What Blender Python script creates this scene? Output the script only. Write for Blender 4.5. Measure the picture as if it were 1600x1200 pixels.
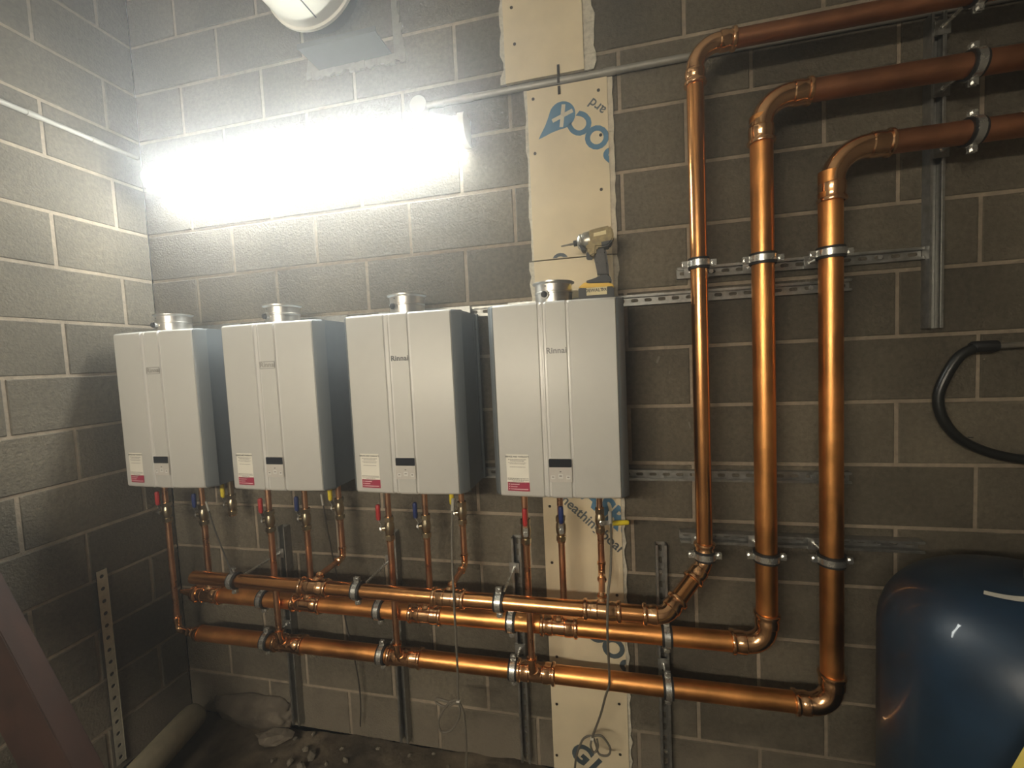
import bpy, bmesh, math, random
from mathutils import Vector, Matrix, Euler
random.seed(7)
for o in list(bpy.data.objects): bpy.data.objects.remove(o)
S = bpy.context.scene
COL = S.collection
# ------------------------------------------------------------------ camera
cd = bpy.data.cameras.new('camera'); cam = bpy.data.objects.new('camera', cd); COL.objects.link(cam)
cd.sensor_width = 36; cd.lens = 675.16 * 36 / 1600; cd.clip_start = .02
cam.location = (2.21937, -1.75215, 1.78132)
cam.rotation_euler = (1.5113643, .0462966, .2199133)
S.camera = cam
# ------------------------------------------------------------------ world, exposure
W = bpy.data.worlds.new('world'); S.world = W; W.use_nodes = True
W.node_tree.nodes['Background'].inputs[0].default_value = (.5, .45, .4, 1)
W.node_tree.nodes['Background'].inputs[1].default_value = .02
HAZE = .09             # thin haze volume added room-wide to make the glow round the strip light
hz = W.node_tree.nodes.new('ShaderNodeVolumeScatter'); hz.inputs['Density'].default_value = HAZE; hz.inputs['Anisotropy'].default_value = .82
hz.inputs['Color'].default_value = (.97, .98, 1, 1)
W.node_tree.links.new(hz.outputs[0], W.node_tree.nodes['World Output'].inputs['Volume'])
S.view_settings.view_transform = 'Standard'; S.view_settings.look = 'None'
S.view_settings.exposure = 0; S.view_settings.gamma = 1; S.view_settings.use_curve_mapping = False
LAMP_POWER = 66.0       # emission of the wall batten's diffuser
FILL_LAMP_POWER = 160.0  # added fill batten, unseen behind the camera, to brighten the heater fronts

# ------------------------------------------------------------------ helpers
PI = math.pi
def V(*a): return Vector(a)
class MB:
    def __init__(s): s.v = []; s.f = []
    def add(s, vs, fs, M=None):
        b = len(s.v)
        s.v += [tuple(M @ Vector(p)) if M is not None else tuple(p) for p in vs]
        s.f += [tuple(b + i for i in f) for f in fs]; return s
    def box(s, c, d, M=None):
        x, y, z = c; a, b, h = d[0]/2, d[1]/2, d[2]/2
        vs = [(x+i*a, y+j*b, z+k*h) for k in (-1, 1) for j in (-1, 1) for i in (-1, 1)]
        return s.add(vs, [(0,2,3,1),(4,5,7,6),(0,1,5,4),(2,6,7,3),(0,4,6,2),(1,3,7,5)], M)
    def rbox(s, c, d, r, ax=1, n=3, M=None):
        "box with rounded corners in the plane across axis ax"
        o = [i for i in range(3) if i != ax]
        pts = []
        for cx, cy, a0 in ((1,1,0),(-1,1,90),(-1,-1,180),(1,-1,270)):
            for k in range(n+1):
                t = math.radians(a0 + 90*k/n)
                pts.append((cx*(d[o[0]]/2-r)+r*math.cos(t), cy*(d[o[1]]/2-r)+r*math.sin(t)))
        N = len(pts); vs = []
        for e in (-1, 1):
            for p in pts:
                q = [0,0,0]; q[o[0]] = c[o[0]]+p[0]; q[o[1]] = c[o[1]]+p[1]; q[ax] = c[ax]+e*d[ax]/2; vs.append(q)
        fs = [tuple(range(N)), tuple(range(2*N-1, N-1, -1))]
        fs += [(i, N+i, N+(i+1) % N, (i+1) % N) for i in range(N)]
        return s.add(vs, fs, M)
    def prism(s, poly, off, M=None):
        N = len(poly); off = Vector(off)
        vs = [Vector(p) for p in poly]; vs += [p+off for p in vs]
        fs = [tuple(range(N)), tuple(range(2*N-1, N-1, -1))] + [(i, N+i, N+(i+1) % N, (i+1) % N) for i in range(N)]
        return s.add(vs, fs, M)
    def sweep(s, path, rad, n=20, cap=True, M=None, closed=False):
        P = [Vector(p) for p in path]; L = len(P)
        if not hasattr(rad, '__len__'): rad = [rad]*L
        T = []
        for i in range(L):
            a = P[i-1] if (i or closed) else P[0]; b = P[(i+1) % L] if (i < L-1 or closed) else P[-1]
            d = b-a
            if d.length < 1e-7: d = P[min(i+2, L-1)]-P[max(i-2, 0)]
            T.append(d.normalized())
        t = T[0]; u = t.orthogonal().normalized(); vs = []
        for i in range(L):
            q = t.rotation_difference(T[i]); u = (q @ u); u = (u-T[i]*u.dot(T[i])).normalized(); t = T[i]
            w = t.cross(u)
            for k in range(n):
                a = 2*PI*k/n; vs.append(P[i]+(u*math.cos(a)+w*math.sin(a))*rad[i])
        fs = []
        for i in range(L if closed else L-1):
            j = (i+1) % L
            fs += [(i*n+k, i*n+(k+1) % n, j*n+(k+1) % n, j*n+k) for k in range(n)]
        if cap and not closed: fs += [tuple(range(n-1, -1, -1)), tuple((L-1)*n+k for k in range(n))]
        return s.add(vs, fs, M)
    def cyl(s, a, b, r, n=20, M=None, r2=None): return s.sweep([a, b], [r, r if r2 is None else r2], n, True, M)
    def band(s, c, axis, r0, r1, w, n=28, M=None):
        "flat ring of rectangular section"
        c = Vector(c); ax = Vector(axis).normalized(); u = ax.orthogonal().normalized(); q = ax.cross(u)
        vs = []
        for k in range(n):
            d = u*math.cos(2*PI*k/n)+q*math.sin(2*PI*k/n)
            vs += [c+d*r0-ax*w/2, c+d*r1-ax*w/2, c+d*r1+ax*w/2, c+d*r0+ax*w/2]
        fs = []
        for k in range(n):
            a = 4*k; b = 4*((k+1) % n)
            fs += [(a+i, a+(i+1) % 4, b+(i+1) % 4, b+i) for i in range(4)]
        return s.add(vs, fs, M)
    def mesh(s, name, mat=None, ang=35):
        m = bpy.data.meshes.new(name); m.from_pydata(s.v, [], s.f); m.validate()
        bm = bmesh.new(); bm.from_mesh(m); bmesh.ops.recalc_face_normals(bm, faces=bm.faces); bm.to_mesh(m); bm.free()
        if ang:
            for p in m.polygons: p.use_smooth = True
            m.set_sharp_from_angle(angle=math.radians(ang))
        if mat: m.materials.append(MT[mat])
        return m
    def build(s, name, mat, parent=None, loc=(0,0,0), ang=35, label=None):
        o = bpy.data.objects.new(name, s.mesh(name, mat, ang)); COL.objects.link(o)
        o.location = loc
        if parent is not None: o.parent = parent
        if label: o['label'] = label
        return o
def tag(o, label, cat, group=None):
    o['label'] = label; o['category'] = cat
    if group: o['group'] = group
    return o
def thing(name, label, cat, loc=(0,0,0), rz=0, group=None):
    o = bpy.data.objects.new(name, None); COL.objects.link(o); o.location = loc; o.rotation_euler = (0,0,rz)
    o.empty_display_size = .05
    return tag(o, label, cat, group)
def at(root): return tuple(-Vector(root.location))      # offset that keeps world-space meshes in place under a root
def spline(pts, n=8):
    P = [Vector(p) for p in pts]; out = []
    for i in range(len(P)-1):
        a = P[max(i-1,0)]; b = P[i]; c = P[i+1]; d = P[min(i+2,len(P)-1)]
        for k in range(n):
            t = k/n
            out.append(.5*((2*b)+(c-a)*t+(2*a-5*b+4*c-d)*t*t+(3*b-a-3*c+d)*t**3))
    return out+[P[-1]]
def text_mesh(s, size, bold=0, ext=.0003, M=None, clip=None, spacing=1, sx=1):
    cu = bpy.data.curves.new('lettering', 'FONT'); cu.body = s; cu.size = size; cu.extrude = ext; cu.offset = bold
    cu.space_character = spacing; cu.align_x = 'CENTER'; cu.align_y = 'CENTER'; cu.resolution_u = 4
    o = bpy.data.objects.new('lettering', cu); COL.objects.link(o)
    dg = bpy.context.evaluated_depsgraph_get()
    m = bpy.data.meshes.new_from_object(o.evaluated_get(dg)); m = m.copy()
    bpy.data.objects.remove(o); bpy.data.curves.remove(cu)
    if sx != 1: m.transform(Matrix.Diagonal((sx,1,1,1)))
    if M is not None: m.transform(M)
    if clip:
        bm = bmesh.new(); bm.from_mesh(m)
        for co, no in clip:
            bmesh.ops.bisect_plane(bm, geom=bm.verts[:]+bm.edges[:]+bm.faces[:], plane_co=co, plane_no=no, clear_outer=True)
        bm.to_mesh(m); bm.free()
    return m
def put(m, name, mat, parent, loc=(0,0,0)):
    m.materials.clear(); m.materials.append(MT[mat])
    o = bpy.data.objects.new(name, m); COL.objects.link(o); o.parent = parent; o.location = loc; return o
FRONT = Matrix.Rotation(PI/2, 4, 'X')           # lettering in XY -> faces -Y
# ------------------------------------------------------------------ materials
MT = {}
def mat(name, col, rough=.6, metal=0., scale=20., amt=.15, bump=0., bscale=None, rnd=0., rvar=0., coat=0., emit=None, col2=None, detail=4, spec=None, stretch=None, blotch=0., stain=False):
    m = bpy.data.materials.new(name); m.use_nodes = True; nt = m.node_tree; N = nt.nodes; L = nt.links
    b = N['Principled BSDF']; b.inputs['Roughness'].default_value = rough; b.inputs['Metallic'].default_value = metal
    if coat: b.inputs['Coat Weight'].default_value = coat
    if spec is not None: b.inputs['Specular IOR Level'].default_value = spec
    g = N.new('ShaderNodeNewGeometry'); src = g.outputs['Position']
    if stretch:
        mp = N.new('ShaderNodeMapping'); mp.inputs['Scale'].default_value = stretch; L.new(src, mp.inputs[0]); src = mp.outputs[0]
    nz = N.new('ShaderNodeTexNoise'); nz.inputs['Scale'].default_value = scale; nz.inputs['Detail'].default_value = detail
    nz.inputs['Roughness'].default_value = .6; L.new(src, nz.inputs['Vector'])
    r = N.new('ShaderNodeValToRGB'); r.color_ramp.elements[0].position = .3; r.color_ramp.elements[1].position = .7
    c2 = col2 or col
    r.color_ramp.elements[0].color = tuple(min(1, c*(1-amt)) for c in col)+(1,)
    r.color_ramp.elements[1].color = tuple(min(1, c*(1+amt)) for c in c2)+(1,)
    L.new(nz.outputs['Fac'], r.inputs[0]); out = r.outputs[0]
    if blotch:
        n2 = N.new('ShaderNodeTexNoise'); n2.inputs['Scale'].default_value = 2.3; n2.inputs['Detail'].default_value = 6; L.new(src, n2.inputs['Vector'])
        mr = N.new('ShaderNodeMapRange'); mr.inputs[1].default_value = .35; mr.inputs[2].default_value = .65; mr.inputs[3].default_value = 1-blotch; mr.inputs[4].default_value = 1+blotch
        L.new(n2.outputs['Fac'], mr.inputs[0])
        mx = N.new('ShaderNodeVectorMath'); mx.operation = 'SCALE'; L.new(out, mx.inputs[0]); L.new(mr.outputs[0], mx.inputs['Scale']); out = mx.outputs[0]
    if rnd:
        oi = N.new('ShaderNodeObjectInfo'); mr = N.new('ShaderNodeMapRange')
        mr.inputs[3].default_value = 1-rnd; mr.inputs[4].default_value = 1+rnd; L.new(oi.outputs['Random'], mr.inputs[0])
        mx = N.new('ShaderNodeVectorMath'); mx.operation = 'SCALE'; L.new(out, mx.inputs[0]); L.new(mr.outputs[0], mx.inputs['Scale']); out = mx.outputs[0]
    if stain:       # pale lime stain with ragged edges low on the wall
        sx = N.new('ShaderNodeSeparateXYZ'); L.new(g.outputs['Position'], sx.inputs[0])
        n4 = N.new('ShaderNodeTexNoise'); n4.inputs['Scale'].default_value = 5.; n4.inputs['Detail'].default_value = 8; n4.inputs['Roughness'].default_value = .7; L.new(g.outputs['Position'], n4.inputs['Vector'])
        zr = N.new('ShaderNodeMapRange'); zr.inputs[1].default_value = .05; zr.inputs[2].default_value = .55; zr.inputs[3].default_value = .52; zr.inputs[4].default_value = 0; L.new(sx.outputs['Z'], zr.inputs[0])
        ad = N.new('ShaderNodeMath'); ad.operation = 'ADD'; L.new(zr.outputs[0], ad.inputs[0]); L.new(n4.outputs['Fac'], ad.inputs[1])
        th = N.new('ShaderNodeMapRange'); th.inputs[1].default_value = .74; th.inputs[2].default_value = .98; th.inputs[3].default_value = 0; th.inputs[4].default_value = .75; L.new(ad.outputs[0], th.inputs[0])
        mi = N.new('ShaderNodeMix'); mi.data_type = 'RGBA'; L.new(th.outputs[0], mi.inputs[0]); L.new(out, mi.inputs[6]); mi.inputs[7].default_value = (.215,.185,.14,1); out = mi.outputs[2]
    L.new(out, b.inputs['Base Color'])
    if rvar:
        mr = N.new('ShaderNodeMapRange'); mr.inputs[1].default_value = .3; mr.inputs[2].default_value = .7
        mr.inputs[3].default_value = max(.02, rough-rvar); mr.inputs[4].default_value = rough+rvar
        L.new(nz.outputs['Fac'], mr.inputs[0]); L.new(mr.outputs[0], b.inputs['Roughness'])
    if bump:
        n3 = N.new('ShaderNodeTexNoise'); n3.inputs['Scale'].default_value = bscale or scale*4; n3.inputs['Detail'].default_value = 5
        L.new(g.outputs['Position'], n3.inputs['Vector'])
        bp = N.new('ShaderNodeBump'); bp.inputs['Strength'].default_value = bump; bp.inputs['Distance'].default_value = .004
        L.new(n3.outputs['Fac'], bp.inputs['Height']); L.new(bp.outputs[0], b.inputs['Normal'])
    if emit:
        b.inputs['Emission Color'].default_value = emit[:3]+(1,); b.inputs['Emission Strength'].default_value = emit[3]
    MT[name] = m; return m
mat('block', (.118,.102,.074), .9, scale=60, amt=.30, bump=1., bscale=110, rnd=.17, blotch=.25, stain=True)
mat('mortar', (.31,.255,.19), .95, scale=40, amt=.2, bump=.6, bscale=120, blotch=.2)
mat('smear', (.22,.20,.165), .95, scale=30, amt=.2, bump=.8, bscale=60)
mat('plain_wall', (.13,.115,.09), .9, scale=30, amt=.2, bump=.4, blotch=.2)
mat('bounce_wall', (.60,.54,.44), .8, scale=6, amt=.06)  # unseen front wall, made pale to bounce light onto copper and heaters
mat('ceiling', (.55,.53,.48), .9, scale=10, amt=.08)
mat('dirt', (.055,.042,.028), .95, scale=14, amt=.45, bump=1., bscale=50, blotch=.4, col2=(.085,.068,.046))
mat('concrete', (.12,.10,.075), .9, scale=18, amt=.3, bump=.8, bscale=60, blotch=.25)
mat('stone', (.17,.15,.115), .9, scale=30, amt=.25, bump=.6, bscale=80, rnd=.25)
mat('lagging', (.30,.27,.19), .85, scale=25, amt=.15, bump=.5, bscale=60)
mat('board', (.76,.65,.45), .75, scale=9, amt=.06, bump=.05, blotch=.05)
mat('board_edge', (.62,.56,.44), .85, scale=40, amt=.15, bump=.3)
mat('foam', (.60,.56,.46), .9, scale=60, amt=.2, bump=1., bscale=60)
mat('print_blue', (.085,.21,.34), .6, amt=.05)
mat('print_dark', (.075,.10,.115), .6, amt=.05)
mat('print_light', (.68,.62,.48), .6, amt=.03)
mat('screw', (.05,.04,.03), .5, .6)
mat('silver', (.62,.615,.58), .5, .1, scale=30, amt=.02, rvar=.03)
mat('silver_groove', (.70,.69,.66), .4, .1, amt=.02)
mat('casing', (.20,.225,.24), .45, .2, scale=20, amt=.05)
mat('trim', (.16,.18,.19), .45, .1, scale=20, amt=.04)
mat('steel', (.66,.64,.60), .36, 1., scale=12, amt=.08, rvar=.08, stretch=(1,1,9))
mat('rubber', (.012,.012,.012), .6, amt=.1)
mat('hole_black', (.02,.02,.02), .8)
mat('galv', (.36,.36,.34), .45, .85, scale=60, amt=.25, rvar=.12)
mat('galv_bright', (.80,.80,.77), .26, .9, scale=40, amt=.06, rvar=.05)
mat('conduit', (.36,.35,.31), .5, .5, scale=20, amt=.1)
mat('conduit_white', (.40,.385,.34), .5, scale=20, amt=.05)
mat('copper', (.86,.40,.13), .38, 1., scale=9, amt=.16, rvar=.08, blotch=.16)
mat('copper_shiny', (.90,.44,.17), .22, 1., scale=12, amt=.1, rvar=.05, blotch=.08)
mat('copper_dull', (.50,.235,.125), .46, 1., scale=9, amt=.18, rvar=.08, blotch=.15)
mat('copper_drop', (.82,.47,.28), .32, 1., scale=14, amt=.15, rvar=.08)
mat('fitting', (.97,.56,.30), .16, 1., scale=20, amt=.08, rvar=.05)
mat('brass', (.55,.47,.33), .28, 1., scale=40, amt=.12)
mat('red_sleeve', (.42,.03,.03), .4, amt=.05)
mat('blue_sleeve', (.015,.03,.13), .4, amt=.05)
mat('yellow_sleeve', (.75,.60,.03), .4, amt=.05)
mat('sticker', (.84,.81,.72), .5, amt=.02)
mat('sticker_red', (.36,.025,.065), .5, amt=.03)
mat('ink', (.05,.05,.05), .6)
mat('ink_soft', (.33,.31,.28), .6)
mat('ink_pale', (.85,.70,.68), .6)
mat('display', (.012,.014,.02), .12, coat=.5)
mat('buttons', (.56,.53,.49), .4, amt=.02)
mat('button_mark', (.25,.23,.21), .5)
mat('film', (.40,.39,.37), .25, amt=.1, scale=80)
mat('logo', (.13,.13,.13), .35)
mat('lamp_body', (.80,.80,.78), .4, amt=.02)
mat('diffuser', (.9,.9,.9), .4, emit=(.97, 1., .95, LAMP_POWER))
mat('diffuser_fill', (.9,.9,.9), .4, emit=(1., .90, .73, FILL_LAMP_POWER))
mat('duct', (.82,.79,.68), .42, scale=6, amt=.05)
mat('lintel', (.075,.08,.077), .55, .2, scale=20, amt=.08)
mat('cable', (.14,.125,.10), .6, amt=.1)
mat('cable_dark', (.05,.045,.04), .6, amt=.1)
mat('hose', (.012,.013,.012), .35, amt=.1)
mat('hose_end', (.30,.28,.24), .4, .6)
mat('tank', (.010,.028,.054), .42, scale=12, amt=.18, bump=.08, bscale=90, coat=.25, blotch=.2)
mat('tank_tape', (.50,.47,.40), .5)
mat('level_yellow', (.42,.32,.02), .35, amt=.05)
mat('timber', (.032,.013,.008), .7, scale=7, amt=.35, bump=.3, stretch=(1,4,1))
mat('strip', (.58,.55,.45), .5, .4, scale=40, amt=.15)
mat('tool_body', (.30,.23,.10), .55, scale=60, amt=.3)
mat('tool_metal', (.40,.38,.33), .35, .9, scale=60, amt=.2)
mat('tool_black', (.03,.032,.032), .55, amt=.2)
mat('tool_grip', (.065,.06,.055), .6, amt=.2, bump=.3)
mat('tool_yellow', (.80,.50,.03), .45, amt=.05)
mat('tool_label', (.72,.62,.36), .5)
mat('tie', (.75,.73,.66), .5)

# ------------------------------------------------------------------ the room
RX, FY, CZ = 3.9, -3.4, 3.82
def struct(name, mb, m, ang=35, label=None):
    o = mb.build(name, m, ang=ang); o['kind'] = 'structure'
    if label: o['label'] = label
    return o
wb = struct('wall_back', MB().box((RX/2, .0535, CZ/2), (RX, .1, CZ)), 'mortar', label='back wall of grey concrete blocks behind the heaters')
wl = struct('wall_left', MB().box((-.0535, FY/2, CZ/2), (.1, -FY, CZ)), 'mortar', label='side wall of grey concrete blocks')
struct('wall_right', MB().box((RX+.05, FY/2, CZ/2), (.1, -FY, CZ)), 'plain_wall')
struct('wall_front', MB().box((RX/2, FY-.05, CZ/2), (RX, .1, CZ)), 'bounce_wall')
struct('ceiling', MB().box((RX/2, FY/2, CZ+.05), (RX, -FY, .1)), 'ceiling')
_blk = {}
def block_mesh(w, h):
    k = (round(w, 3), round(h, 3))
    if k not in _blk:
        c = .003; mb = MB(); d = .018
        o = [(0,0),(w,0),(w,h),(0,h)]; i = [(c,c),(w-c,c),(w-c,h-c),(c,h-c)]
        vs = [(x, 0, z) for x, z in i]+[(x, c, z) for x, z in o]+[(x, d, z) for x, z in o]
        fs = [(0,1,2,3)]+[(4+a, 4+(a+1) % 4, (a+1) % 4, a) for a in range(4)]+[(8+a, 8+(a+1) % 4, 4+(a+1) % 4, 4+a) for a in range(4)]
        _blk[k] = mb.add(vs, fs).mesh('block', 'block', 20)
    return _blk[k]
def lay(wall, heads, z0, z1, left):
    for a, b in zip(heads[:-1], heads[1:]):
        w = b-a-.013; h = z1-z0-.013
        if w < .03: continue
        o = bpy.data.objects.new('block', block_mesh(w, h)); COL.objects.link(o); o.parent = wall
        j = random.uniform(-.0022, .0012)
        if left: o.location = (-j, -(b-.0065), z0+.0065); o.rotation_euler = (0, 0, PI/2)
        else: o.location = (a+.0065, j, z0+.0065)
even = [-.006,.497,.947,1.406,1.866,2.290,2.744,3.192,3.65,3.906]
odd = [-.006,.272,.722,1.188,1.648,2.066,2.524,2.972,3.424,3.876,3.906]
evl = [-.006,.385,.835,1.285,1.735,2.185,2.64,3.09,3.406]
odl = [-.006,.138,.588,1.04,1.49,1.94,2.39,2.85,3.30,3.406]
zs = [2.47+.225*n for n in range(-11, 7)]
for i, (a, b) in enumerate(zip(zs[:-1], zs[1:])):
    n = i-11
    ev = (n % 2 == 1)                      # course J2-J3 lies just under z=2.47
    jit = lambda H: [H[0]]+[h+random.uniform(-.004, .004) for h in H[1:-1]]+[H[-1]]
    lay(wb, even if ev else odd, a, min(b, CZ), False)
    lay(wl, evl if ev else odl, a, min(b, CZ), True)
# floor: trodden dirt, uneven
fm = MB(); nx, ny = 120, 90
from mathutils import noise
for j in range(ny+1):
    for i in range(nx+1):
        # finer towards the back wall
        x = RX*i/nx; y = FY*(j/ny)**1.6
        h = .03*noise.noise((x*2.1, y*2.1, 0))+.018*noise.noise((x*7, y*7, 3))+.007*noise.noise((x*21, y*21, 5))
        h -= .05*math.exp(-((x-.2)**2/.05+(y+.25)**2/.08))
        fm.v.append((x, y, h))
fm.f = [(j*(nx+1)+i, (j+1)*(nx+1)+i, (j+1)*(nx+1)+i+1, j*(nx+1)+i+1) for j in range(ny) for i in range(nx)]
struct('floor', fm, 'dirt', 180, label='uneven dark dirt floor')

# ------------------------------------------------------------------ fluorescent battens
def batten(label, loc, length, dm, M, group=None):
    t = thing('batten_light', label, 'light', loc, 0, group)
    L = length; b = MB()      # opaque canopy over the top, tubular diffuser below and in front
    b.prism([(0,0,.050),(0,-.012,.055),(0,-.050,.056),(0,-.074,.050),(0,-.086,.038),(0,-.083,.035),(0,-.071,.044),(0,-.004,.044),(0,-.004,-.046),(0,0,-.046)], (L,0,0), M)
    b.build('housing', 'lamp_body', t)
    pr = [(-.006,.042),(-.070,.042),(-.086,.030),(-.094,.012),(-.093,-.008),(-.086,-.024),(-.074,-.037),(-.056,-.045),(-.034,-.049),(-.014,-.047),(-.006,-.042)]
    MB().prism([(.03, y, z) for y, z in pr], (L-.06,0,0), M).build('diffuser', dm, t, label='glowing white tubular diffuser')
    cap = [(0,.055),(-.056,.058),(-.084,.050),(-.099,.031),(-.102,.008),(-.096,-.012),(-.089,-.028),(-.076,-.041),(-.056,-.049),(-.030,-.053),(0,-.050)]
    for x in (0, L-.028): MB().prism([(x, y, z) for y, z in cap], (.028,0,0), M).build('end_cap', 'lamp_body', t)
    for k in range(4):
        c = MB().box((.2+k*(L-.4)/3, -.098, .008), (.03, .006, .016), M); c.build('clip', 'galv_bright', t)
    return t
batten('glowing white strip light fixed along the block wall above the heaters', (.115, -.001, 2.697), 1.585, 'diffuser', None)
batten('added fill strip light, unseen, on the pale wall facing the heaters', (1.95, FY+.001, 2.30), 1.585, 'diffuser_fill', Matrix.Rotation(PI, 4, 'Z'))

# ------------------------------------------------------------------ slotted channel
def strut(name, label, a, length, axis, depth=.041, wall='back', group=None, slots=True, m='galv', width=.041):
    """channel fixed to a wall: web with slots against the wall, two flanges, two inturned lips. a = middle of the start end on the wall"""
    t = thing(name, label, 'wall strut', a, 0, group)
    # local frame: u along, w across, d out of the wall
    if axis == 'x': u, w = V(1,0,0), V(0,0,1)
    else: u, w = V(0,0,1), V(1,0,0)
    d = V(0,-1,0)
    if wall == 'left': u, w, d = V(0,0,1), V(0,1,0), V(1,0,0)
    if axis == 'down': u = V(0,0,-1)
    h = width/2; th = .0025
    def P(s_, ww, dd): return u*s_+w*ww+d*dd
    b = MB()
    for sg in (-1, 1):
        b.prism([P(0,sg*h,.002),P(0,sg*(h-th),.002),P(0,sg*(h-th),depth-th),P(0,sg*(h-.009),depth-th),P(0,sg*(h-.009),depth-.007),P(0,sg*(h-.0065),depth-.007),P(0,sg*(h-.0065),depth),P(0,sg*h,depth)], u*length)
    b.build('channel', m, t, ang=20)
    wb_ = MB(); n = max(1, round(length/.05)); pitch = length/n; hw = h-th
    for k in range(n):
        c = (k+.5)*pitch; sl, sw = .014, .0065
        inn = []
        for ang in range(0, 360, 30):
            ca, sa = math.cos(math.radians(ang+15)), math.sin(math.radians(ang+15))
            inn.append((c+(1 if ca > 0 else -1)*(sl-sw)+sw*ca, sw*sa))
        out = []
        for (x, y) in inn:
            out.append((x, y))
        oc = []
        for (x, y) in inn:
            dx, dy = x-c, y
            f = min((pitch/2)/max(abs(dx), 1e-6), hw/max(abs(dy), 1e-6))
            oc.append((c+dx*f, dy*f))
        N = 12; vs = [P(x, y, .004) for x, y in inn]+[P(x, y, .004) for x, y in oc]+[P(x, y, .0015) for x, y in inn]
        fs = []
        for i in range(N):
            j = (i+1) % N
            fs.append((i, j, N+j, N+i)); fs.append((i, j, 2*N+j, 2*N+i))
        # fill the four corners of the cell
        for i in range(N):
            j = (i+1) % N; (x0, y0), (x1, y1) = oc[i], oc[j]
            if abs(abs(x0-c)-pitch/2) < 1e-6 and abs(abs(y0)-hw) > 1e-6 and abs(abs(y1)-hw) < 1e-6 or abs(abs(x1-c)-pitch/2) < 1e-6 and abs(abs(y1)-hw) > 1e-6 and abs(abs(y0)-hw) < 1e-6:
                cx = c+math.copysign(pitch/2, (x0-c) if abs(abs(x0-c)-pitch/2) < 1e-6 else (x1-c)); cy = math.copysign(hw, y0 if abs(abs(y0)-hw) < 1e-6 else y1)
                vs.append(P(cx, cy, .004)); fs.append((N+i, N+j, len(vs)-1))
        wb_.add(vs, fs)
    wb_.build('slotted_web', m, t, ang=20)
    for s_ in ([.12, length-.12] if length < 1.5 else [.12, length*.35, length*.68, length-.12]):
        MB().cyl(P(s_,0,.004), P(s_,0,.009), .0085, 6).build('bolt_head', 'galv_bright', t)
    return t
G = 'slotted steel channels on the back wall'
strut('wall_strut', 'long slotted steel rail behind the tops of the heaters', (.06,0,1.981), 2.985, 'x', .024, group=G)
strut('wall_strut', 'long slotted steel rail behind the bottoms of the heaters', (.06,0,1.302), 2.985, 'x', .024, group=G)
strut('wall_strut', 'short slotted rail carrying the upper clamps of the three copper risers', (2.478,0,2.068), .778, 'x', .024, group=G)
strut('wall_strut', 'short slotted rail carrying the lower clamps of the three copper risers', (2.466,0,1.067), .79, 'x', .041, group=G)
strut('wall_strut', 'vertical steel channel carrying the clamps of the high horizontal pipes', (3.278,0,1.817), 1.0, 'z', .041, group=G)
VX = [.672, 1.247, 1.816, 2.393]
VN = ['first vertical strut out from the wall corner', 'second vertical strut out from the wall corner', 'third vertical strut out from the wall corner', 'vertical strut under the copper risers']
for x, n_ in zip(VX, VN):
    strut('wall_strut', 'vertical slotted channel low on the back wall, '+n_.replace('vertical strut ', ''), (x,0,.04), .992, 'z', .041, group=G)
t = thing('perforated_strip', 'pale perforated steel strip standing against the side wall', 'metal strip', (.004,-.352,.04))
pm = MB(); hw_, rr_, pt = .020, .0085, .056
for k in range(16):
    c0 = (k+.5)*pt
    inn = [(rr_*math.cos(math.radians(22.5*j)), rr_*math.sin(math.radians(22.5*j))) for j in range(16)]
    out = []
    for (y_, z_) in inn:
        f = min(hw_/max(abs(y_), 1e-6), (pt/2)/max(abs(z_), 1e-6)); out.append((y_*f, z_*f))
    # outline rectangle sampled along the rays, plus its corners
    vs = [(.010, y_, c0+z_) for y_, z_ in inn]+[(.010, y_, c0+z_) for y_, z_ in out]+[(.0075, y_, c0+z_) for y_, z_ in inn]
    fs = []
    for j in range(16):
        n2 = (j+1) % 16; fs += [(j, n2, 16+n2, 16+j), (j, n2, 32+n2, 32+j)]
        (y0, z0), (y1, z1) = out[j], out[n2]
        if (abs(abs(y0)-hw_) < 1e-6) != (abs(abs(y1)-hw_) < 1e-6):
            vs.append((.010, math.copysign(hw_, y0 if abs(abs(y0)-hw_) < 1e-6 else y1), c0+math.copysign(pt/2, z0 if abs(abs(z0)-pt/2) < 1e-6 else z1))); fs.append((16+j, 16+n2, len(vs)-1))
    pm.add(vs, fs)
pm.build('perforated_face', 'strip', t, ang=20)
MB().box((.005, hw_, 16*pt/2), (.012, .002, 16*pt)).build('side_flange', 'strip', t)
MB().box((.0055, 0, 16*pt/2), (.001, 2*hw_, 16*pt)).build('dark_hole_backing', 'hole_black', t)  # black sheet added behind the holes, stands in for their shade

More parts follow.
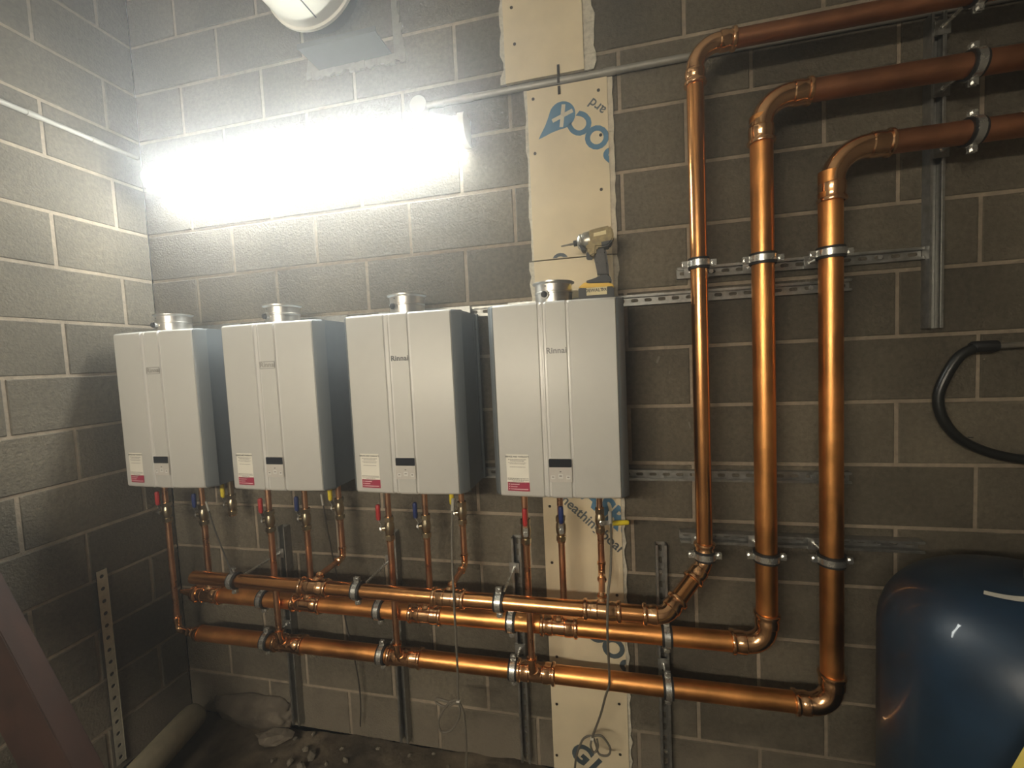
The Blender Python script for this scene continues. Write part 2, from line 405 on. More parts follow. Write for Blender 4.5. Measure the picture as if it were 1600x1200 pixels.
# ------------------------------------------------------------------ water heaters
HX = [.090, .659, 1.226, 1.800]
HN = ['beside the side wall', 'second from the side wall', 'third from the side wall', 'with the cordless driver on top']
HZ, HH, HW = 1.292, .675, .474
def heater(i):
    t = thing('water_heater', 'silver wall-hung tankless water heater '+HN[i], 'water heater', (HX[i], -.041, HZ), 0, 'four water heaters in a row')
    w, h = HW, HH
    c = MB(); c.prism([(.006,-.012,0),(.006,-.208,0),(w-.006,-.208,0),(w-.006,-.012,0)], (0,0,h))
    c.build('casing', 'casing', t)
    # back lip and hanging bracket
    MB().box((w/2,-.006,h/2), (w+.004,.012,h+.002)).build('back_flange', 'casing', t)
    for zz in (h+.012, .012): MB().box((w/2,.006,zz), (w-.06,.012,.05)).build('mounting_bracket', 'galv', t)
    for sx in (.0055, w-.0055):
        MB().box((sx,-.03,h/2), (.002,.012,h-.06)).build('side_seam', 'trim', t)
        for zz in (.04, h*.5, h-.06):
            MB().cyl((sx-.002,-.018,zz), (sx+.002,-.018,zz), .004, 8).build('screw', 'galv_bright', t)
    def shell(pr, name, m, lab=None):
        "strip of plan profile extruded over the height with rounded-over ends"
        rows = [(.0,.010),(.003,.004),(.010,0),(h-.010,0),(h-.003,.004),(h,.010)]
        b = MB(); n = len(pr); vs = []
        for z, off in rows: vs += [(x, y+off, z) for x, y in pr]
        b.add(vs, [(r*n+k, r*n+k+1, (r+1)*n+k+1, (r+1)*n+k) for r in range(5) for k in range(n-1)])
        # close top and bottom back to the casing
        for r, z in ((0, 0), (5, h)):
            vv = [(x, y+.010, z) for x, y in pr]+[(x, -.206, z) for x, y in pr]
            b.add(vv, [(k, k+1, n+k+1, n+k) for k in range(n-1)])
        return b.build(name, m, t, ang=50, label=lab)
    shell([(0,-.200),(.002,-.206),(.016,-.232),(.024,-.240),(.0265,-.2415)], 'edge_trim', 'trim', 'dark grey bevelled edge')
    shell([(w-.0265,-.2415),(w-.024,-.240),(w-.016,-.232),(w-.002,-.206),(0+w,-.200)], 'edge_trim', 'trim', 'dark grey bevelled edge')
    shell([(.0265,-.238),(.030,-.2445),(.10,-.251),(.186,-.2555)], 'front_panel', 'silver')
    shell([(.186,-.2555),(.189,-.2500),(.197,-.2500),(.199,-.2535),(.204,-.2535),(.206,-.2500),(.213,-.2500),(.216,-.2570)], 'panel_groove', 'silver_groove')
    shell([(.216,-.2570),(.248,-.2580),(.282,-.2570)], 'centre_strip', 'silver')
    shell([(.282,-.2570),(.2845,-.2500),(.291,-.2500),(.294,-.2555)], 'panel_groove', 'silver_groove')
    shell([(.294,-.2555),(.38,-.251),(w-.030,-.2445),(w-.0265,-.238)], 'front_panel', 'silver')
    # flue collar
    fx, fy = .232, -.135
    q = MB(); prof = [(.060,h-.004),(.066,h),(.066,h+.036),(.068,h+.038),(.068,h+.042),(.066,h+.044),(.066,h+.068),(.069,h+.070),(.075,h+.073),(.075,h+.077),(.070,h+.078),(.062,h+.076),(.062,h+.004)]
    q.sweep([(fx,fy,z) for r, z in prof], [r for r, z in prof], 36, cap=False)
    col = q.build('flue_collar', 'steel', t, ang=40, label='bright steel flue collar')
    MB().cyl((fx,fy,h+.001), (fx,fy,h+.006), .061, 28).build('flue_opening', 'hole_black', col)
    a = math.radians(-108); dx, dy = math.cos(a), math.sin(a)
    p0 = V(fx+dx*.062, fy+dy*.062, h+.030)
    MB().cyl(p0, p0+V(dx,dy,0)*.014, .015, 18).build('port_ring', 'steel', col)
    MB().sweep([p0+V(dx,dy,0)*.012, p0+V(dx,dy,0)*.020, p0+V(dx,dy,0)*.023], [.011,.011,.008], 16).build('port_plug', 'rubber', col)
    MB().cyl(V(fx+dx*.066,fy+dy*.066,h+.060), V(fx+dx*.0685,fy+dy*.0685,h+.060), .003, 8).build('rivet', 'trim', col)
    # logo
    lz = .508; lx = .248
    put(text_mesh('Rinnai', .027, .0007 if i >= 2 else .0004, .0004, Matrix.Translation((lx,-.2584,lz)) @ FRONT, spacing=1.05), 'brand_lettering', 'logo' if i >= 2 else 'ink_soft', t)
    if i < 2:
        f = MB(); x0, x1, z0, z1 = lx-.036, lx+.032, lz-.014, lz+.013
        for bx in (((x0+x1)/2,z0,x1-x0,.003),((x0+x1)/2,z1,x1-x0,.003)): f.box((bx[0],-.2586,bx[1]), (bx[2],.0008,bx[3]))
        for bx in (x0, x1): f.box((bx,-.2584,(z0+z1)/2), (.003,.0008,z1-z0))
        f.build('protective_film_edge', 'film', t)
    # control panel
    cx, cz = .246, .100
    p = MB().rbox((cx,-.258,cz), (.078,.005,.081), .004); pan = p.build('control_panel', 'buttons', t)
    MB().rbox((cx,-.2606,cz+.0255), (.077,.0012,.029), .003).build('display', 'display', pan, label='dark glass display')
    for bx, bz, bw, bh in ((-.026,-.024,.014,.013),(0,-.020,.016,.016),(.026,-.024,.014,.013)):
        MB().rbox((cx+bx,-.2607,cz+bz), (bw,.001,bh), .002).build('button', 'silver_groove', pan)
        MB().box((cx+bx,-.2613,cz+bz+.001), (bw*.55,.0004,.004)).build('button_mark', 'button_mark', pan)
    MB().box((cx,-.2608,cz-.004), (.006,.0006,.003)).build('indicator', 'ink', pan)
    # advice sticker
    sx0, sx1, sz0, sz1 = .054, .135, .026, .153; sm = (sx0+sx1)/2
    yy = lambda x: -.2445-(x-.03)/.07*.0065 if x < .10 else -.251-(x-.10)/.086*.0045
    def patch(x0, x1, z0, z1, e):
        n = 5; vs = []
        for k in range(n+1):
            x = x0+(x1-x0)*k/n; vs += [(x, yy(x)-e, z0), (x, yy(x)-e, z1)]
        return vs, [(2*k, 2*k+2, 2*k+3, 2*k+1) for k in range(n)]
    st = MB().add(*patch(sx0, sx1, sz0, sz1, .0004)).build('sticker', 'sticker', t, ang=0, label='white advice sticker with a crimson foot')
    MB().add(*patch(sx0+.002, sx1+.001, sz0-.004, sz0+.028, .0007)).build('sticker_band', 'sticker_red', st, ang=0)
    tl = math.atan2(.0065, .07)
    Mh = Matrix.Translation((sm, yy(sm)-.0008, sz1-.0085)) @ Matrix.Rotation(-tl*.75, 4, 'Z') @ FRONT
    put(text_mesh('SERVICE AND WARRANTY', .0072, .0002, 0, Mh), 'sticker_heading', 'ink', st)
    ln = MB(); rr = random.Random(4+i)
    for k, (z, hw_, hh) in enumerate(((.0185,.033,.0028),(.0235,.026,.0028),(.0300,.033,.0018),(.0340,.028,.0018),(.0450,.028,.0020),(.0860,.038,.0028),(.0910,.038,.0024),(.0955,.020,.0022),(.1015,.030,.0024))):
        x = sm-hw_
        while x < sm+hw_:
            l = rr.uniform(.003,.009); x1 = min(x+l, sm+hw_)
            ln.add(*patch(x, x1, sz1-z-hh/2, sz1-z+hh/2, .0007)); x = x1+.0016
    ln.build('sticker_text_lines', 'ink_soft', st, ang=0)['kind'] = 'stuff'
    l2 = MB()
    for z, l in ((.020,.034),(.0115,.026),(.003,.066)):
        l2.add(*patch(sx0+.006, sx0+.010, sz0+z-.0012, sz0+z+.002, .0010)); l2.add(*patch(sx0+.013, sx0+.013+l*.95, sz0+z-.001, sz0+z+.0012, .0010))
    l2.build('sticker_band_lines', 'ink_pale', st, ang=0)['kind'] = 'stuff'
    return t
for i in range(4): heater(i)

# ------------------------------------------------------------------ copper pipework
def arc_path(P, d1, d2, R, L, n=10):
    "path through corner P arriving along d1 and leaving along d2, socket length L"
    P = Vector(P); d1 = Vector(d1).normalized(); d2 = Vector(d2).normalized()
    th = d1.angle(d2); tl = R*math.tan(th/2)
    nrm = (d2-d1*d2.dot(d1)).normalized(); c = P-d1*tl+nrm*R
    arc = []
    for k in range(n+1):
        a = th*k/n; arc.append(c-nrm*R*math.cos(a)+d1*R*math.sin(a))
    return P-d1*tl, P+d2*tl, arc, d1, d2
def fitting_ends(b, a, d, r, L):
    "press socket at point a pointing along d: sleeve with a bead at the mouth"
    a = Vector(a); d = Vector(d)
    st = [(0,r+.001),(.003,r+.0045),(L*.45,r+.0045),(L*.5,r+.003),(L-.016,r+.003),(L-.013,r+.0075),(L-.008,r+.009),(L-.003,r+.0075),(L,r+.003),(L,r)]
    b.sweep([a+d*s_ for s_, _ in st], [q for _, q in st], 32, cap=False)
def elbow(root, P, d1, d2, r, R, L, m='fitting', lab=None):
    a, c, arc, d1, d2 = arc_path(P, d1, d2, R, L)
    b = MB(); b.sweep(arc, r+.001, 32, cap=False)
    fitting_ends(b, a, -d1, r, L); fitting_ends(b, c, d2, r, L)
    return b.build('elbow', m, root, at(root), label=lab)
def pipe(root, a, b_, r, m, name='pipe'):
    return MB().cyl(a, b_, r, 36).build(name, m, root, at(root))
def tee(root, c, axis, r, half, bd, rb, bl, m='fitting'):
    c = Vector(c); ax = Vector(axis); b = MB()
    fitting_ends(b, c-ax*(half-.05), -ax, r, .05); fitting_ends(b, c+ax*(half-.05), ax, r, .05)
    b.sweep([c-ax*(half-.05), c+ax*(half-.05)], r+.002, 32, cap=False)
    bd = Vector(bd).normalized()
    st = [(0,rb+.012),(r+.001,rb+.012),(r+.008,rb+.005),(r+bl-.016,rb+.003),(r+bl-.012,rb+.006),(r+bl-.004,rb+.006),(r+bl,rb+.002)]
    b.sweep([c+bd*s_ for s_, _ in st], [q for _, q in st], 24)
    return b.build('tee', m, root, at(root))
X_, Y_, Z_ = V(1,0,0), V(0,1,0), V(0,0,1)
rA, rB, rC, rd = .027, .0335, .0335, .0125
# gas line (front manifold)
gas = thing('gas_pipe', 'front copper manifold with an open cut end, rising as the slimmest riser', 'copper pipe', (1.4,-.30,.908), 0, 'three copper mains')
AZ = .908; P0 = V(2.375,-.30,AZ); P1 = V(2.523,-.180,1.035); dv = (P1-P0).normalized()
pipe(gas, (.452,-.30,AZ), (2.345,-.30,AZ), rA, 'copper_shiny', 'manifold')
elbow(gas, P0, X_, dv, rA, .055, .048); pipe(gas, P0+dv*.05, P1-dv*.05, rA, 'copper_shiny', 'link_pipe')
elbow(gas, P1, dv, Z_, rA, .055, .048)
pipe(gas, P1+Z_*.05, (2.523,-.18,2.70), rA, 'copper_shiny', 'riser')
elbow(gas, (2.523,-.18,2.765), Z_, X_, rA, .075, .05)
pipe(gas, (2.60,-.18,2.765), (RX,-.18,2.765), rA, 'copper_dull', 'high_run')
GX = [1.055, 1.617, 2.167]
for x, tx in zip(GX, (1.045, 1.614, 2.169)):
    tee(gas, (tx,-.30,AZ), X_, rA, .064, (0,.78,.62), .011, .03)
# cold line
cold = thing('cold_water_pipe', 'middle copper manifold behind the drop pipes, rising as the middle riser', 'copper pipe', (1.4,-.165,.752), 0, 'three copper mains')
BZ = .752; BY = -.165; BX = 2.722
pipe(cold, (.33,BY,BZ), (2.66,BY,BZ), rB, 'copper', 'manifold'); elbow(cold, (BX,BY,BZ), X_, Z_, rB, .068, .05)
pipe(cold, (BX,BY,BZ+.06), (BX,BY,2.52), rB, 'copper', 'riser'); elbow(cold, (BX,BY,2.575), Z_, X_, rB, .088, .055)
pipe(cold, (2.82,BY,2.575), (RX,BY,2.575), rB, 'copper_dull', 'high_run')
CX = [.377, .920, 1.477, 2.023]
for x in CX[1:]: tee(cold, (x-.022,BY,BZ), X_, rB, .072, (0,0,1), .0125, .040)
tee(cold, (.372,BY,BZ), X_, rB, .072, (0,0,1), .0125, .040)
rd_ = [(.305,rB+.004),(.290,rB+.004),(.284,rB),(.270,.020),(.264,.020),(.262,.0165),(.246,.0165),(.244,.013),(.226,.013),(.224,.009),(.205,.009)]
MB().sweep([(x,BY,BZ) for x, _ in rd_], [r for _, r in rd_], 24).build('end_reducer', 'fitting', cold, at(cold))
# hot line
hot = thing('hot_water_pipe', 'lowest copper manifold, rising as the riser farthest from the heaters', 'copper pipe', (1.4,-.165,.556), 0, 'three copper mains')
HZ_ = .556; HX_ = 2.918
pipe(hot, (.30,BY,HZ_), (2.86,BY,HZ_), rC, 'copper', 'manifold'); elbow(hot, (HX_,BY,HZ_), X_, Z_, rC, .068, .05)
pipe(hot, (HX_,BY,HZ_+.06), (HX_,BY,2.32), rC, 'copper', 'riser'); elbow(hot, (HX_+.004,BY,2.385), Z_, X_, rC, .100, .06)
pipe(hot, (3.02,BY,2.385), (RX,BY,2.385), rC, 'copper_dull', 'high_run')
RXs = [.166, .782, 1.342, 1.898]
for x in RXs[1:]:
    tee(hot, (x+.006,BY,HZ_), X_, rC, .076, (0,-.72,.70), .0135, .020)
    e = MB(); e.sweep([V(x,BY-.024,HZ_+.022), V(x,BY-.040,HZ_+.040), V(x,BY-.047,HZ_+.052), V(x,BY-.050,HZ_+.068), V(x,BY-.050,HZ_+.082), V(x,BY-.050,HZ_+.086), V(x,BY-.050,HZ_+.093), V(x,BY-.050,HZ_+.095)], [.017,.017,.0165,.0155,.0155,.0195,.0195,.013], 20)
    e.build('branch_elbow', 'fitting', hot, at(hot))
rd_ = [(.305,rC+.004),(.286,rC+.004),(.280,rC),(.262,.022),(.256,.024),(.250,.022),(.236,.018),(.230,.020),(.224,.017),(.20,.0155)]
MB().sweep([(x,BY,HZ_) for x, _ in rd_]+[(.178,BY,HZ_+.006),(.168,BY,HZ_+.020),(.166,BY,HZ_+.05),(.166,BY,HZ_+.06),(.166,BY,HZ_+.068)], [r for _, r in rd_]+[.0155,.0155,.0155,.019,.019], 24).build('end_reducer', 'fitting', hot, at(hot))

# drop pipes and ball valves
HS = ['the heater beside the side wall', 'the second heater from the side wall', 'the third heater from the side wall', 'the heater under the cordless driver']
def drop(name, label, x, y, z0, z1, grp):
    o = MB().cyl((0,0,0), (0,0,z1-z0), rd, 20).build(name, 'copper_drop', None, (x,y,z0)); tag(o, label, 'copper pipe', grp); return o
def valve(x, y, z, colour, label, face, lever='up', stub=True):
    """ball valve on a vertical pipe; the lever stem points along angle face (0 = +x, -90 = towards the room)"""
    t = thing('ball_valve', label, 'valve', (x,y,z), math.radians(face), 'lever valves under the heaters')
    def hexn(z0, z1, r): return MB().cyl((0,0,z0), (0,0,z1), r, 6)
    b = MB(); st = [(-.030,.0145),(-.026,.0145),(-.022,.0155),(-.014,.0185),(0,.0195),(.014,.0185),(.022,.0155),(.030,.0145)]
    b.sweep([(0,0,s_) for s_, _ in st], [r for _, r in st], 20); b.build('body', 'brass', t)
    hexn(-.046,-.028,.0195).build('nut', 'brass', t); hexn(.028,.046,.0195).build('nut', 'brass', t)
    MB().cyl((0,0,-.052), (0,0,-.046), .0165, 20).build('olive', 'fitting', t)
    if stub: MB().cyl((0,0,.046), (0,0,HZ-z), .0115, 18).build('tail_pipe', 'copper_drop', t)
    else: MB().cyl((0,0,.046), (0,0,HZ-z), .0115, 18).build('tail_pipe', 'brass', t)
    MB().sweep([(.014,0,0),(.026,0,0),(.026,0,0),(.033,0,0)], [.010,.010,.0075,.0075], 14).build('stem', 'brass', t)
    MB().sweep([(.030,0,0),(.037,0,0)], [.010,.010], 6).build('stem_nut', 'galv_bright', t)
    dz = Z_ if lever == 'up' else Y_
    w = Y_ if lever == 'up' else Z_
    lv = MB()
    pts = [(.031,-.010),(.031,.020),(.040,.036),(.040,.052)]
    for (x0, s0), (x1, s1) in zip(pts[:-1], pts[1:]):
        A = V(x0,0,0)+dz*s0; B = V(x1,0,0)+dz*s1; ww = w*.0085; tt = X_*.0012
        lv.add([A-ww-tt,A+ww-tt,A+ww+tt,A-ww+tt,B-ww-tt,B+ww-tt,B+ww+tt,B-ww+tt], [(0,1,2,3),(4,7,6,5),(0,4,5,1),(2,6,7,3),(1,5,6,2),(0,3,7,4)])
    lever_o = lv.build('lever', 'galv_bright', t)
    path = [V(.040,0,0)+dz*s_ for s_ in (.034,.037,.046,.075,.092,.097,.099)]
    sl = MB(); sl.sweep(path, [.006,.0085,.0095,.0095,.0095,.0075,.003], 14); sl.build('lever_sleeve', colour+'_sleeve', lever_o, label=colour+' lever sleeve')
    return t
VZ = [1.135, 1.135, 1.128, 1.140]
faces = [190, 185, 200, -80]
for i, x in enumerate(RXs):
    y = BY if i == 0 else BY-.050
    drop('hot_drop_pipe', 'long copper drop pipe below the red-lever valve of '+HS[i], x, y, HZ_+(.066 if i == 0 else .094), VZ[i]-.045, 'hot drop pipes')
    valve(x, y, VZ[i], 'red', 'red-lever ball valve under '+HS[i], faces[i])
for i, x in enumerate(CX):
    drop('cold_drop_pipe', 'copper drop pipe below the blue-lever valve of '+HS[i], x, BY, BZ+.07, VZ[i]-.055, 'cold drop pipes')
    valve(x, BY, VZ[i]-.005, 'blue', 'blue-lever ball valve under '+HS[i], faces[i])
valve(.492, -.12, 1.165, 'yellow', 'yellow-lever gas valve with no pipe below it, under '+HS[0], 190, stub=False)
for i, x in enumerate(GX):
    z = (1.165, 1.165, 1.155)[i]; fz = .945
    valve(x, -.12, z, 'yellow', 'yellow-lever gas valve under '+HS[i+1], (185, 190, -75)[i], 'up' if i < 2 else 'side')
    g = thing('gas_drop_pipe', 'elbowed copper gas drop to the front manifold under '+HS[i+1], 'copper pipe', (x,-.12,z-.05), 0, 'gas drop pipes')
    tx = (1.045, 1.614, 2.169)[i]
    end = V(tx,-.30,AZ)+V(0,.78,.62).normalized()*(.05)
    pipe(g, (x,-.12,fz+.02), (x,-.12,z-.045), rd, 'copper_drop', 'tube')
    c = V(x,-.12,fz); d2 = (end-c).normalized()
    a_, b_, arc, d1, d2 = arc_path(c, -Z_, d2, .020, .02, 8)
    e = MB(); e.sweep([a_+Z_*.03, a_+Z_*.027, a_+Z_*.020, a_+Z_*.018]+arc+[b_+d2*.012, b_+d2*.014, b_+d2*.021, b_+d2*.024], [.013,.017,.017,.014]+[.0137]*len(arc)+[.014,.017,.017,.013], 20)
    e.build('elbow', 'fitting', g, at(g))
    pipe(g, b_+d2*.01, end, rd-.001, 'copper_drop', 'branch_tube')

# ------------------------------------------------------------------ pipe clamps
def clamp(label, c, axis, r, wall_depth, group):
    """two-part rubber-lined clamp around a pipe; rod runs back to the strut"""
    t = thing('pipe_clamp', label, 'pipe clamp', c, 0, group)
    ax = Vector(axis); ear = V(1,0,0) if axis == (0,0,1) else V(0,0,1)
    MB().band((0,0,0), ax, r+.0005, r+.0065, .036).build('rubber_lining', 'rubber', t)
    MB().band((0,0,0), ax, r+.0060, r+.0095, .020).build('steel_band', 'galv_bright', t)
    for s_ in (-1, 1):
        b = MB(); cc = ear*(s_*(r+.017))
        d = [0,0,0]
        for k in range(3): d[k] = abs(ear[k])*.020+abs(ax[k])*.021
        for yy in (-.0045, .0045):
            dd = list(d); dd[1] = .0035; b.box((cc.x, cc.y+yy, cc.z), dd)
        e = b.build('clamp_ear', 'galv_bright', t)
        q = ear*(s_*(r+.019))
        MB().cyl(V(q.x,-.0125,q.z), V(q.x,-.006,q.z), .0075, 6).cyl(V(q.x,-.008,q.z), V(q.x,.014,q.z), .004, 10).build('bolt', 'galv_bright', e)
    y0 = r+.006; y1 = -c[1]-wall_depth
    MB().cyl((0,r+.006,0), (0,r+.020,0), .0095, 6).build('boss', 'galv_bright', t)
    MB().cyl((0,r+.010,0), (0,y1,0), .0052, 12).build('threaded_rod', 'galv_bright', t)
    MB().box((0,y1-.002,0), (.043,.004,.043)).build('base_plate', 'galv', t)
    MB().cyl((0,y1-.010,0), (0,y1-.003,0), .009, 6).build('lock_nut', 'galv_bright', t)
    return t
for x, n_ in zip(VX[:3], VN): clamp('long-rod steel clamp on the front manifold, '+n_, (x-.01,-.30,AZ), (1,0,0), rA, .041, 'clamps on the front manifold')
for x, n_ in zip(VX, VN): clamp('steel clamp round the middle manifold at the '+n_, (x-.002,BY,BZ), (1,0,0), rB, .041, 'clamps on the middle manifold')
for x, n_ in zip(VX, VN): clamp('steel clamp round the lowest manifold at the '+n_, (x-.002,BY,HZ_), (1,0,0), rC, .041, 'clamps on the lowest manifold')
RN = ['slimmest riser, nearest the heaters', 'middle riser', 'riser farthest from the heaters']
for (x, y, r), n_ in zip(((2.523,-.18,rA),(BX,BY,rB),(HX_,BY,rC)), RN):
    clamp('steel clamp on the upper rail holding the '+n_, (x,y,2.068), (0,0,1), r, .024, 'upper riser clamps')
    clamp('steel clamp on the lower rail holding the '+n_, (x,y,1.067), (0,0,1), r, .041, 'lower riser clamps')
for (z, y, r), n_ in zip(((2.765,-.18,rA),(2.575,BY,rB),(2.385,BY,rC)), ('topmost', 'middle', 'lowest')):
    clamp('steel clamp on the vertical channel holding the '+n_+' high horizontal pipe', (3.285,y,z), (1,0,0), r, .041, 'clamps on the high pipes')

# ------------------------------------------------------------------ photo pixel -> point on a plane y = const or z = const
_R = Euler(cam.rotation_euler, 'XYZ').to_matrix(); _C = Vector(cam.location)
def px(x, y, yy):
    d = _R @ V((x-800)/675.16, -(y-600)/675.16, -1); return _C+d*((yy-_C.y)/d.y)
def pz(x, y, zz):
    d = _R @ V((x-800)/675.16, -(y-600)/675.16, -1); return _C+d*((zz-_C.z)/d.z)
def bevel(o, off, seg=2):
    bm = bmesh.new(); bm.from_mesh(o.data)
    bmesh.ops.bevel(bm, geom=bm.edges[:], offset=off, segments=seg, affect='EDGES', clamp_overlap=True)
    bm.to_mesh(o.data); bm.free()
    for p in o.data.polygons: p.use_smooth = True
    o.data.set_sharp_from_angle(angle=math.radians(40)); return o

# ------------------------------------------------------------------ sheathing boards on the wall
def jag(root, x0, x1, z0, z1, y, th, side, seed, m='foam', name='ragged_filler', amp=.012):
    "strip with one straight and one ragged vertical edge"
    rr = random.Random(seed); n = max(6, int((z1-z0)/.028)); pts = []
    for k in range(n+1):
        z = z0+(z1-z0)*k/n; j = rr.uniform(-amp, amp*.4)
        pts.append((x1+j if side > 0 else x0-j, z))
    s0 = x0 if side > 0 else x1
    b = MB()
    for k in range(n):
        (xa, za), (xb, zb) = pts[k], pts[k+1]
        poly = [(s0,y,za),(xa,y,za),(xb,y,zb),(s0,y,zb)]
        b.prism(poly, (0,-th*rr.uniform(.85,1.1),0))
    return b.build(name, m, root, at(root))
def sheet(label, x0, x1, z0, z1, screws, y=-.003, th=.015):
    t = thing('sheathing_board', label, 'wall board', ((x0+x1)/2, y, z0), 0, 'cream sheathing boards')
    MB().box(((x0+x1)/2, y-th/2, (z0+z1)/2), (x1-x0, th, z1-z0)).build('panel', 'board', t, at(t))
    for sx, sy in screws:
        p = px(sx, sy, y-th); MB().cyl(p+V(0,.002,0), p-V(0,.0012,0), .006, 10).build('screw', 'screw', t, at(t))
    return t
BY0 = -.0185
b1 = sheet('cream wall board above the grey conduit', 1.858, 2.163, 2.862, 3.80, ((799,12),(804,69)))
jag(b1, 2.163, 2.208, 2.862, 3.80, -.002, .008, 1, 1); jag(b1, 1.840, 1.858, 2.862, 3.80, -.002, .012, -1, 2)
b2 = sheet('cream wall board printed with a blue drop-shaped emblem below the conduit', 1.940, 2.245, 2.166, 2.820, ((833,155),(935,141),(836,240),(939.5,296),(938.5,211)))
jag(b2, 2.245, 2.266, 2.166, 2.820, -.002, .011, 1, 3, 'board_edge', amp=.004); jag(b2, 1.928, 1.940, 2.166, 2.822, -.002, .014, -1, 4, amp=.006)
b3 = sheet('plain cream wall board between the printed board and the heater with the driver', 1.940, 2.247, 1.56, 2.161, ())
jag(b3, 2.247, 2.268, 1.56, 2.161, -.002, .010, 1, 5, amp=.008); jag(b3, 1.920, 1.940, 1.56, 2.161, -.002, .014, -1, 6, amp=.010)
b4 = sheet('cream wall board printed with dark lettering behind the copper manifolds', 1.934, 2.247, .012, 1.555, ((859,791),(862.5,879),(964,930),(870,1100),(967.5,1100),(870,1180),(969,1179),(870,1026)))
jag(b4, 2.247, 2.262, .012, 1.555, -.002, .010, 1, 8, amp=.008)
def onboard(s, x, z, deg, size, bold, root, m, clip):
    M = Matrix.Translation((x, BY0, z)) @ FRONT @ Matrix.Rotation(math.radians(deg), 4, 'Z')
    put(text_mesh(s, size, bold, .0003, M, clip), 'printed_lettering', m, root, at(root))
clR = [((2.2465,0,0),(1,0,0))]; clB = clR+[((0,0,1.553),(0,0,1)),((0,0,.014),(0,0,-1)),((1.936,0,0),(-1,0,0))]
for ch, x, z in (('C',2.147,2.663),('O',2.205,2.607),('R',2.262,2.551)): onboard(ch, x, z, 136, .112, .0042, b2, 'print_blue', [((2.2445,0,0),(1,0,0))])
onboard('ard', 2.206, 2.717, 136, .052, .0006, b2, 'print_dark', [((2.2445,0,0),(1,0,0))])
pin = []
pc = V(2.074,0,2.707); pr_ = .0505; tip = V(1.979,0,2.630); u_ = (tip-pc).normalized(); a0 = math.atan2(u_.z, u_.x)
for k in range(29):
    a = a0+math.radians(62)+math.radians(236)*k/28; pin.append((pc.x+pr_*math.cos(a), BY0, pc.z+pr_*math.sin(a)))
for s_ in (1, -1):
    seg = []
    e = pc+V(math.cos(a0-s_*math.radians(62)),0,math.sin(a0-s_*math.radians(62)))*pr_
    for k in range(1, 6):
        t_ = k/6; q = e.lerp(tip, t_); mid = pc.lerp(tip, .55+.45*t_); q = q.lerp(mid, .28*math.sin(PI*t_)); seg.append((q.x, BY0, q.z))
    pin += seg+[(tip.x, BY0, tip.z)] if s_ == 1 else seg[::-1]
eb = MB().prism(pin, (0,-.0003,0)).build('drop_emblem', 'print_blue', b2, at(b2), ang=0)
for ang in (82, 19):
    M = Matrix.Translation((pc.x+.001, BY0-.0006, pc.z-.003)) @ FRONT @ Matrix.Rotation(math.radians(ang), 4, 'Z')
    MB().box((0,0,0), (.084,.0145,.0003), M).build('emblem_cross', 'print_light', eb)
onboard('sheathing board', 2.138, 1.094, -42.5, .057, .0008, b4, 'print_dark', clB)
onboard('GLASROC', 2.193, 1.158, -42.8, .112, .0042, b4, 'print_blue', clB)
for ch, x, z in (('C',2.145,.642),('O',2.203,.586),('R',2.261,.530)): onboard(ch, x, z, 136, .112, .0042, b4, 'print_dark', clB)
for ch, x, z in (('G',2.052,.100),('L',2.112,.044)): onboard(ch, x, z, -40, .112, .0045, b4, 'print_dark', clB)
# semicircular print at the foot of the printed board
onboard('O', 2.045, 2.152, 0, .080, .003, b2, 'print_dark', [((0,0,2.168),(0,0,-1))])

# ------------------------------------------------------------------ conduits
c = thing('conduit', 'grey steel conduit across the wall boards, running to the strip light', 'conduit', (1.52,-.016,2.836))
MB().cyl((1.52,-.016,2.836), (RX,-.016,2.836), .0125, 18).build('tube', 'conduit', c, at(c))
for x in (1.575, 1.70, 2.255): MB().cyl((x-.022,-.016,2.836), (x+.022,-.016,2.836), .0148, 18).build('coupling', 'conduit', c, at(c))
bx = MB().cyl((1.49,0,2.836), (1.49,-.032,2.836), .034, 28).build('junction_box', 'conduit_white', c, at(c))
MB().cyl((1.49,-.032,2.836), (1.49,-.036,2.836), .036, 28).build('box_lid', 'conduit_white', bx)
MB().box((2.066,-.0205,2.875), (.010,.003,.038)).box((2.066,-.0205,2.800), (.010,.003,.030)).box((2.066,-.0300,2.836), (.010,.003,.030)).build('saddle_strap', 'screw', c, at(c))
MB().sweep(spline([(1.49,-.03,2.805),(1.55,-.045,2.785),(1.62,-.05,2.758),(1.66,-.045,2.745)]), .0045, 10).build('flex', 'conduit_white', c, at(c))
c = thing('conduit', 'pale conduit along the side wall towards the strip light', 'conduit', (.016,0,2.836))
MB().cyl((.016,-.03,2.836), (.016,FY,2.836), .0100, 18).build('tube', 'conduit_white', c, at(c))
for y in (-.20, -.42, -.62): MB().cyl((.016,y-.02,2.836), (.016,y+.02,2.836), .0122, 18).build('coupling', 'conduit_white', c, at(c))

